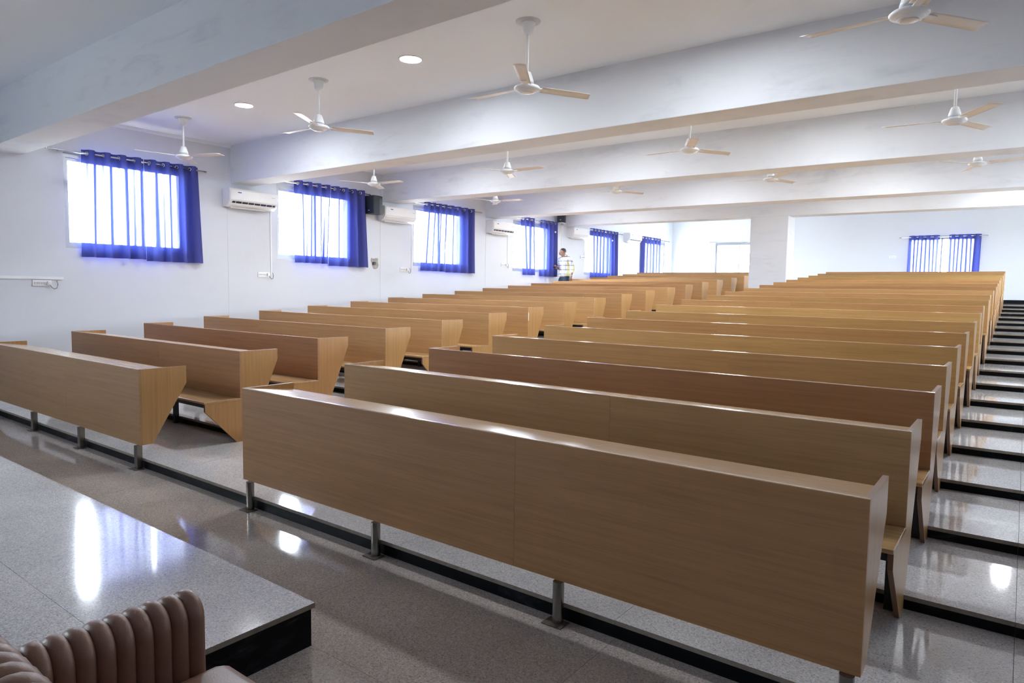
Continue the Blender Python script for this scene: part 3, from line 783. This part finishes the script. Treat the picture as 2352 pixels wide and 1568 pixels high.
# cable conduits and switch plates
def conduit(y, z0, z1, label):
    root = tag(MB().box(-0.0, 0.012, -0.008, 0.008, 0, z1-z0).build('conduit', 'white_plastic', None, loc=(WX+0.001, y, z0), bevel=0.002), label, 'conduit', 'white cable conduits')
conduit(4.095, 1.60, 2.70, 'white cable conduit below the air conditioner nearest the stage')
conduit(7.305, 1.80, 2.755, 'white cable conduit left of the third window')
conduit(10.48, 2.02, 2.765, 'white cable conduit left of the fourth window')
conduit(14.035, 2.35, 2.89, 'white cable conduit behind the man, left of fifth window')
tr = tag(MB().box(0.0, 0.022, -0.47, 0.47, 0, 0.034).build('cable_trunking', 'white_plastic', None, loc=(WX+0.001, 0.585, 1.511), bevel=0.003), 'horizontal white cable trunking low on the wall at far left', 'trunking')
def switchboard(y, z, label, plug=True, wcol='wire'):
    root = tag(empty('switch_board', (WX+0.004, y, z)), label, 'switch board', 'white switch boards')
    MB().box(0, 0.010, -0.105, 0.105, -0.04, 0.04).build('plate', 'white_plastic', root, bevel=0.004)
    MB().box(0.010, 0.013, -0.090, 0.045, -0.026, 0.026).build('module', 'white_plastic', root, bevel=0.002)
    for i in range(5):
        u = -0.078 + i*0.024
        MB().box(0.013, 0.017, u-0.008, u+0.008, -0.014, 0.014).build('switch', 'grey_plastic', root, bevel=0.002)
    if plug:
        MB().box(0.010, 0.050, 0.048, 0.092, -0.024, 0.024).build('plug', 'white_plastic', root, bevel=0.008)
        MB().tube([(0.045, 0.075, -0.02), (0.05, 0.09, -0.05), (0.04, 0.12, -0.072), (0.03, 0.155, -0.06), (0.015, 0.172, -0.015), (0.006, 0.165, 0.035)], 0.0035, 6).build('cord', wcol, root, smooth=True)
switchboard(0.815, 1.464, 'white switch board with plug and looped cord under the trunking')
switchboard(3.955, 1.655, 'white switch board under the air conditioner nearest the stage')
switchboard(7.09, 1.838, 'white switch board left of the third window')
switchboard(10.34, 2.055, 'white switch board left of the fourth window')
switchboard(13.92, 2.40, 'white switch board on the wall behind the man')
sb = tag(empty('switch_board', (4.468, YB-0.003, 2.58)), 'small white switch board on the back wall left of the window', 'switch board', 'white switch boards')
MB().box(-0.085, 0.085, -0.012, 0, -0.035, 0.035).build('plate', 'white_plastic', sb, bevel=0.004)
for u in (-0.04, 0.0, 0.04): MB().box(u-0.012, u+0.012, -0.017, -0.012, -0.014, 0.014).build('switch', 'grey_plastic', sb, bevel=0.002)

# broken plaster around a wall opening
pts = [(-0.085, 0.10), (-0.02, 0.085), (0.03, 0.10), (0.09, 0.098), (0.085, 0.03), (0.10, -0.03), (0.075, -0.09), (0.03, -0.11), (-0.03, -0.105), (-0.06, -0.06), (-0.075, 0.0), (-0.10, 0.05)]
hy, hz = 6.33, 1.935
inner = [(HOLE[0]-hy, HOLE[3]-hz), (HOLE[1]-hy, HOLE[3]-hz), (HOLE[1]-hy, HOLE[2]-hz), (HOLE[0]-hy, HOLE[2]-hz)]
mb = MB(); n = len(pts)
outer3 = []
for p_ in pts: outer3.append((0.001, p_[0], p_[1]))
mid3 = [(0.005+0.002*(i % 3), p_[0]*0.86, p_[1]*0.86) for i, p_ in enumerate(pts)]
inn = [inner[0], ((inner[0][0]+inner[1][0])/2, inner[0][1]), ((inner[0][0]*0.3+inner[1][0]*0.7), inner[0][1]), inner[1], (inner[1][0], (inner[1][1]*0.6+inner[2][1]*0.4)), (inner[1][0], (inner[1][1]*0.3+inner[2][1]*0.7)), inner[2],
       (inner[2][0]*0.6+inner[3][0]*0.4, inner[2][1]), (inner[2][0]*0.2+inner[3][0]*0.8, inner[2][1]), inner[3], (inner[3][0], inner[3][1]*0.6+inner[0][1]*0.4), (inner[3][0], inner[3][1]*0.3+inner[0][1]*0.7)]
in3 = [(0.004, q[0], q[1]) for q in inn]
mb.add(outer3+mid3+in3, [(i, (i+1) % n, n+(i+1) % n, n+i) for i in range(n)] + [(n+i, n+(i+1) % n, 2*n+(i+1) % n, 2*n+i) for i in range(n)])
patch = tag(empty('wall_opening', (WX, hy, hz)), 'rough square hole in the wall with broken grey cement edge', 'wall hole')
mb.build('cement_edge', 'cement_patch', patch)
MB().box(-0.2, -0.09, HOLE[0]-hy-0.01, HOLE[1]-hy+0.01, HOLE[2]-hz-0.01, HOLE[3]-hz+0.01).build('recess_back', 'dark_void', patch)

# ------------------------------------------------------------------ wall speakers
def speaker(loc, rz, w_, d_, h_, label):
    root = tag(empty('wall_speaker', loc, rz), label, 'speaker', 'wall speakers')
    pr = [(-w_/2, 0.0), (w_/2, 0.0), (w_/2, d_*0.55), (w_*0.33, d_), (-w_*0.33, d_), (-w_/2, d_*0.55)]
    MB().prism(pr, 0, h_, 'z').build('cabinet', 'speaker_side', root, bevel=0.008)
    MB().box(-w_/2+0.008, w_/2-0.008, -0.008, 0.001, 0.008, h_-0.008).build('grille', 'speaker_black', root, bevel=0.004)
    MB().box(-0.028, 0.008, -0.0095, -0.0078, 0.055, 0.068).build('badge', 'white_plastic', root)
    for zz in (0.13, 0.24): MB().box(w_/2-0.001, w_/2+0.002, 0.02, d_*0.5, zz, zz+0.004).build('seam', 'black_metal', root)
    MB().tube([(0, d_*0.9, h_*0.5), (-0.02, d_+0.06, h_*0.5)], 0.016, 8).build('bracket_arm', 'black_metal', root, smooth=True)
    return root
speaker((-2.17, 6.05, 2.835), math.radians(3), 0.235, 0.26, 0.335, 'black wall speaker between the second window and an air conditioner')
s2 = speaker((-2.12, 12.45, 3.235), math.radians(20), 0.21, 0.22, 0.33, 'small black speaker high on the wall behind the far beam')
MB().torus((0, 0.09, -0.035), 0.09, 0.012, (0, 0.25, 1), 24, 8).build('mount_ring', 'white_plastic', s2, smooth=True)

# ------------------------------------------------------------------ brown sofa in the foreground
sofa = tag(empty('sofa', (6.30, -1.72, 0.0)), 'brown leather armchair with channel-stitched back in the bottom left corner', 'armchair')
def channels(name, length, nch, height, thick, parent, M4, z0=0.10, radius=0.05):
    """upholstered slab with vertical channels wrapped over its rounded top; runs along local x, thickness y"""
    mb = MB(); per = 10; nx = nch*per
    sec = []
    # section outline (y,z) from inner bottom, over the top, to outer bottom
    r_ = thick/2
    for i in range(6): sec.append((-r_, z0+(height-r_-z0)*i/6, -1, 0))
    for i in range(11):
        a = PI - PI*i/10
        sec.append((r_*math.cos(a), height-r_+r_*math.sin(a), math.cos(a), math.sin(a)))
    for i in range(6): sec.append((r_, height-r_-(height-r_-z0)*(i+1)/6, 1, 0))
    for i in range(nx+1):
        u = i/nx; x = length*u
        c = abs(math.sin(PI*u*nch)); puff = 0.012*(c**0.55)
        e = 0.0
        for (y, z, ny, nz) in sec:
            drop = 0.0
            mb.v.append((x, y+ny*puff, z+nz*puff))
    m_ = len(sec)
    for i in range(nx):
        for j in range(m_-1):
            q = i*m_+j; mb.f.append((q, q+1, q+m_+1, q+m_)); mb.mi.append(0)
    mb.f.append(tuple(range(m_))); mb.mi.append(0)
    mb.f.append(tuple(nx*m_+j for j in range(m_))); mb.mi.append(0)
    mb.v = [tuple(M4 @ Vector(v_)) for v_ in mb.v]
    o = mb.build(name, 'leather', parent)
    smooth_angle(o, 0.9)
    return o
SF = dict(x0=5.80, x1=6.75, yb=-2.02, yf=-1.50)
def S3(x, y, z): return Matrix.Translation(Vector((x, y, z)) - sofa.location)
channels('armrest', 0.50, 11, 0.615, 0.11, sofa, S3(5.80, -2.02, 0) @ Matrix.Rotation(PI/2, 4, 'Z'))
channels('armrest', 0.50, 11, 0.615, 0.11, sofa, S3(6.80, -2.02, 0) @ Matrix.Rotation(PI/2, 4, 'Z'))
channels('backrest', 1.02, 18, 0.735, 0.12, sofa, S3(5.79, -2.05, 0))
SX, SY, SZ = sofa.location
MB().box(5.87-SX, 6.73-SX, -1.99-SY, -1.47-SY, 0.27, 0.43).build('seat_cushion', 'leather', sofa, smooth=True, bevel=0.035)
MB().box(5.85-SX, 6.75-SX, -1.99-SY, -1.49-SY, 0.09, 0.265).build('seat_base', 'leather', sofa, bevel=0.01)
for (x, y) in ((5.84, -2.03), (6.76, -2.03), (5.84, -1.56), (6.76, -1.56)):
    MB().tube([(x-SX, y-SY, 0.001), (x-SX, y-SY, 0.11)], [0.016, 0.022], 10).build('leg', 'black_metal', sofa, smooth=True)

# ------------------------------------------------------------------ person in the wall-side walkway
def skin_mesh(name, joints, edges, root, mat, sub=2, smooth_shade=True):
    """grow a surface from a joint skeleton: joints {key: ((x,y,z), rx, ry)}"""
    keys = list(joints); ix = {k: i for i, k in enumerate(keys)}
    me = bpy.data.meshes.new(name); me.from_pydata([joints[k][0] for k in keys], [(ix[a], ix[b_]) for a, b_ in edges], [])
    o = bpy.data.objects.new(name, me); COL.objects.link(o)
    o.modifiers.new('skin', 'SKIN')
    for k in keys:
        sv = me.skin_vertices[0].data[ix[k]]
        sv.radius = (joints[k][1], joints[k][2]); sv.use_root = (k == root)
    s = o.modifiers.new('sub', 'SUBSURF'); s.levels = sub; s.render_levels = sub
    dg = bpy.context.evaluated_depsgraph_get()
    m2 = bpy.data.meshes.new_from_object(o.evaluated_get(dg))
    bpy.data.objects.remove(o); bpy.data.meshes.remove(me)
    m2.name = name; m2.materials.clear(); m2.materials.append(MATS[mat])
    m2.polygons.foreach_set('use_smooth', [True]*len(m2.polygons))
    return m2
ZP = lvl(14)
man = tag(empty('person', (-1.93, 12.37, ZP), math.radians(-12)), 'person in a plaid shirt and jeans walking along the window wall, looking at a phone', 'person')
def limb_hand(J, E_, pre, wrist, d, side, thumb, curl, pal):
    """palm and five separate fingers; d = direction of the hand, side = across the knuckles, pal = palm normal"""
    d, side, pal, thumb, wv = Vector(d).normalized(), Vector(side).normalized(), Vector(pal).normalized(), Vector(thumb).normalized(), Vector(wrist)
    c = wv + d*0.05
    J[pre+'palm'] = (tuple(c), 0.017, 0.026); E_.append((pre+'wrist', pre+'palm'))
    ln = [0.066, 0.075, 0.070, 0.056]
    for i in range(4):
        o_ = (i-1.5)*0.019
        b0 = wv + d*0.082 + side*o_
        b1 = b0 + (d*math.cos(curl*0.6) + pal*math.sin(curl*0.6))*ln[i]*0.5
        b2 = b1 + (d*math.cos(curl*1.5) + pal*math.sin(curl*1.5))*ln[i]*0.5
        for n_, p_ in zip('abc', (b0, b1, b2)): J[pre+'f%d%s' % (i, n_)] = (tuple(p_), 0.0082, 0.0082)
        E_.extend([(pre+'palm', pre+'f%da' % i), (pre+'f%da' % i, pre+'f%db' % i), (pre+'f%db' % i, pre+'f%dc' % i)])
    t0 = wv + d*0.03 - side*0.030*(1 if thumb.dot(side) < 0 else -1)
    t1 = t0 + (d*0.7 + thumb*0.7)*0.035; t2 = t1 + (d*0.9 + pal*0.4)*0.028
    for n_, p_ in zip('abc', (t0, t1, t2)): J[pre+'t'+n_] = (tuple(p_), 0.0095, 0.0095)
    E_.extend([(pre+'palm', pre+'ta'), (pre+'ta', pre+'tb'), (pre+'tb', pre+'tc')])
J = {'pelvis': ((0, 0, 0.90), 0.110, 0.080), 'waist': ((0, 0.0, 1.04), 0.105, 0.078), 'chest': ((0, 0.005, 1.24), 0.125, 0.086), 'upper': ((0, 0.01, 1.345), 0.105, 0.072),
     'neck0': ((0, -0.005, 1.405), 0.052, 0.054), 'neck1': ((0, -0.040, 1.425), 0.050, 0.054), 'jaw': ((0, -0.090, 1.436), 0.060, 0.070), 'face': ((0, -0.095, 1.482), 0.074, 0.092), 'crown': ((0, -0.085, 1.528), 0.072, 0.088), 'top': ((0, -0.078, 1.558), 0.044, 0.056),
     'lsh': ((0.155, 0.012, 1.318), 0.046, 0.048), 'lelb': ((0.232, 0.075, 1.095), 0.038, 0.040), 'lwrist': ((0.245, 0.005, 0.875), 0.024, 0.027),
     'rsh': ((-0.155, 0.008, 1.318), 0.046, 0.048), 'relb': ((-0.215, 0.045, 1.09), 0.038, 0.040), 'rwrist': ((-0.115, -0.150, 1.075), 0.024, 0.026),
     'lhip': ((0.080, 0.005, 0.84), 0.066, 0.066), 'lknee': ((0.095, 0.03, 0.47), 0.052, 0.055), 'lank': ((0.10, 0.115, 0.095), 0.036, 0.040), 'ltoe': ((0.105, -0.03, 0.035), 0.036, 0.030),
     'rhip': ((-0.080, 0.0, 0.84), 0.066, 0.066), 'rknee': ((-0.095, -0.10, 0.47), 0.052, 0.055), 'rank': ((-0.095, -0.105, 0.085), 0.036, 0.040), 'rtoe': ((-0.10, -0.25, 0.035), 0.036, 0.030)}
E_ = [('pelvis', 'waist'), ('waist', 'chest'), ('chest', 'upper'), ('upper', 'neck0'), ('neck0', 'neck1'), ('neck1', 'jaw'), ('jaw', 'face'), ('face', 'crown'), ('crown', 'top'),
      ('upper', 'lsh'), ('lsh', 'lelb'), ('lelb', 'lwrist'), ('upper', 'rsh'), ('rsh', 'relb'), ('relb', 'rwrist'),
      ('pelvis', 'lhip'), ('lhip', 'lknee'), ('lknee', 'lank'), ('lank', 'ltoe'), ('pelvis', 'rhip'), ('rhip', 'rknee'), ('rknee', 'rank'), ('rank', 'rtoe')]
limb_hand(J, E_, 'l', J['lwrist'][0], (0.02, -0.15, -1), (0, 1, -0.1), (0, -1, 0), 0.5, (-1, 0, 0))
limb_hand(J, E_, 'r', J['rwrist'][0], (0.25, -0.85, 0.30), (0.9, 0.3, 0.0), (0.9, 0.2, 0.2), 0.9, (0.1, 0.25, 1))
body = inst('body', skin_mesh('body', J, E_, 'pelvis', 'skin'), man)
hc = Vector((0, -0.066, 1.535))     # head centre
def ell(name, c, r_, mat, parent, tilt=0.0, seg=20, ring=12, keep=None):
    mb = MB()
    for i in range(ring+1):
        a = PI*i/ring
        for j in range(seg):
            b_ = 2*PI*j/seg
            mb.v.append((r_[0]*math.sin(a)*math.cos(b_), r_[1]*math.sin(a)*math.sin(b_), r_[2]*math.cos(a)))
    for i in range(ring):
        for j in range(seg): 
            f_ = (i*seg+j, i*seg+(j+1) % seg, (i+1)*seg+(j+1) % seg, (i+1)*seg+j)
            if keep is None or all(keep(Vector(mb.v[q])) for q in f_): mb.f.append(f_); mb.mi.append(0)
    R = Matrix.Rotation(tilt, 3, 'X')
    mb.v = [tuple(R @ Vector(q) + Vector(c)) for q in mb.v]
    return mb.build(name, mat, parent, smooth=True)
# hair: cap over the skull, short at the sides, open over the face
ell('hair', (0, -0.066, 1.518), (0.0775, 0.096, 0.078), 'hair', man, math.radians(16), 40, 28, keep=lambda v_: v_.z > -0.030-0.35*max(0.0, v_.y) and v_.z > -0.9*(v_.y+0.062)*(-1.0 if v_.y < -0.03 else 0.0)-0.07 and not (v_.y < -0.050 and v_.z < 0.018))
ell('nose', (0, -0.189, 1.454), (0.012, 0.018, 0.022), 'skin', body, math.radians(28), 10, 8)
for s in (-1, 1):
    ell('ear', (0.076*s, -0.073, 1.474), (0.010, 0.020, 0.030), 'skin', body, math.radians(20), 10, 8)
    ell('eye', (0.028*s, -0.166, 1.478), (0.013, 0.007, 0.004), 'hair', body, math.radians(28), 10, 8)
    ell('eyebrow', (0.028*s, -0.167, 1.494), (0.020, 0.006, 0.005), 'hair', body, math.radians(28), 10, 6)
ell('mouth', (0, -0.167, 1.421), (0.024, 0.008, 0.007), 'lip', body, math.radians(28), 12, 8)
ell('moustache', (0, -0.173, 1.432), (0.026, 0.007, 0.005), 'hair', body, math.radians(28), 12, 8)
SH = {'hem': ((0, -0.002, 0.838), 0.140, 0.105), 'hip': ((0, -0.002, 0.905), 0.166, 0.130), 'waist': ((0, 0.0, 1.02), 0.156, 0.120), 'chest': ((0, 0.0, 1.23), 0.166, 0.120), 'upper': ((0, 0.010, 1.340), 0.115, 0.090), 'col': ((0, -0.006, 1.405), 0.070, 0.070),
      'lsh': ((0.160, 0.012, 1.318), 0.062, 0.066), 'lelb': ((0.232, 0.075, 1.100), 0.056, 0.058), 'lcuff': ((0.242, 0.028, 0.955), 0.044, 0.046),
      'rsh': ((-0.160, 0.008, 1.318), 0.062, 0.066), 'relb': ((-0.215, 0.045, 1.095), 0.056, 0.058), 'rcuff': ((-0.160, -0.062, 1.083), 0.044, 0.046)}
inst('shirt', skin_mesh('shirt', SH, [('hem', 'hip'), ('hip', 'waist'), ('waist', 'chest'), ('chest', 'upper'), ('upper', 'col'), ('upper', 'lsh'), ('lsh', 'lelb'), ('lelb', 'lcuff'), ('upper', 'rsh'), ('rsh', 'relb'), ('relb', 'rcuff')], 'waist', 'plaid'), man)
MB().tube([(0.02, -0.075, 1.385), (0.062, -0.02, 1.412), (0.045, 0.045, 1.425), (0.0, 0.062, 1.430), (-0.045, 0.045, 1.425), (-0.062, -0.02, 1.412), (-0.02, -0.075, 1.385)], 0.014, 8).build('collar', 'plaid', man, smooth=True)
PT = {'waist': ((0, 0.0, 0.945), 0.142, 0.110), 'seat': ((0, 0.005, 0.86), 0.152, 0.118), 'lh': ((0.088, 0.008, 0.80), 0.094, 0.098), 'lk': ((0.096, 0.03, 0.47), 0.066, 0.070), 'la': ((0.10, 0.112, 0.10), 0.056, 0.060),
      'rh': ((-0.088, 0.0, 0.80), 0.094, 0.098), 'rk': ((-0.096, -0.10, 0.47), 0.066, 0.070), 'ra': ((-0.096, -0.106, 0.09), 0.056, 0.060)}
inst('jeans', skin_mesh('jeans', PT, [('waist', 'seat'), ('seat', 'lh'), ('lh', 'lk'), ('lk', 'la'), ('seat', 'rh'), ('rh', 'rk'), ('rk', 'ra')], 'seat', 'denim'), man)
for (x, y0, y1) in ((0.105, 0.14, -0.09), (-0.10, -0.075, -0.31)):
    MB().tube([(x, y0, 0.045), (x, y0-0.06, 0.050), (x, (y0+y1)/2, 0.045), (x, y1+0.05, 0.036), (x, y1, 0.030)], [0.036, 0.044, 0.046, 0.044, 0.024], 12).build('shoe', 'shoe', man, smooth=True)
MB().tube([(0.246, 0.012, 0.905), (0.246, 0.007, 0.886)], 0.033, 14).build('wrist_watch', 'chrome', man, smooth=True)
# phone lies in the right hand
ph = tag(MB().box(-0.036, 0.036, -0.004, 0.004, -0.072, 0.072).build('mobile_phone', 'phone', None, bevel=0.003), 'dark mobile phone held in the hand of the person in plaid', 'phone')
ph.matrix_world = Matrix.Translation(man.location) @ Matrix.Rotation(math.radians(-12), 4, 'Z') @ Matrix.Translation((-0.085, -0.245, 1.128)) @ Matrix.Rotation(math.radians(-55), 4, 'X') @ Matrix.Rotation(math.radians(10), 4, 'Z')
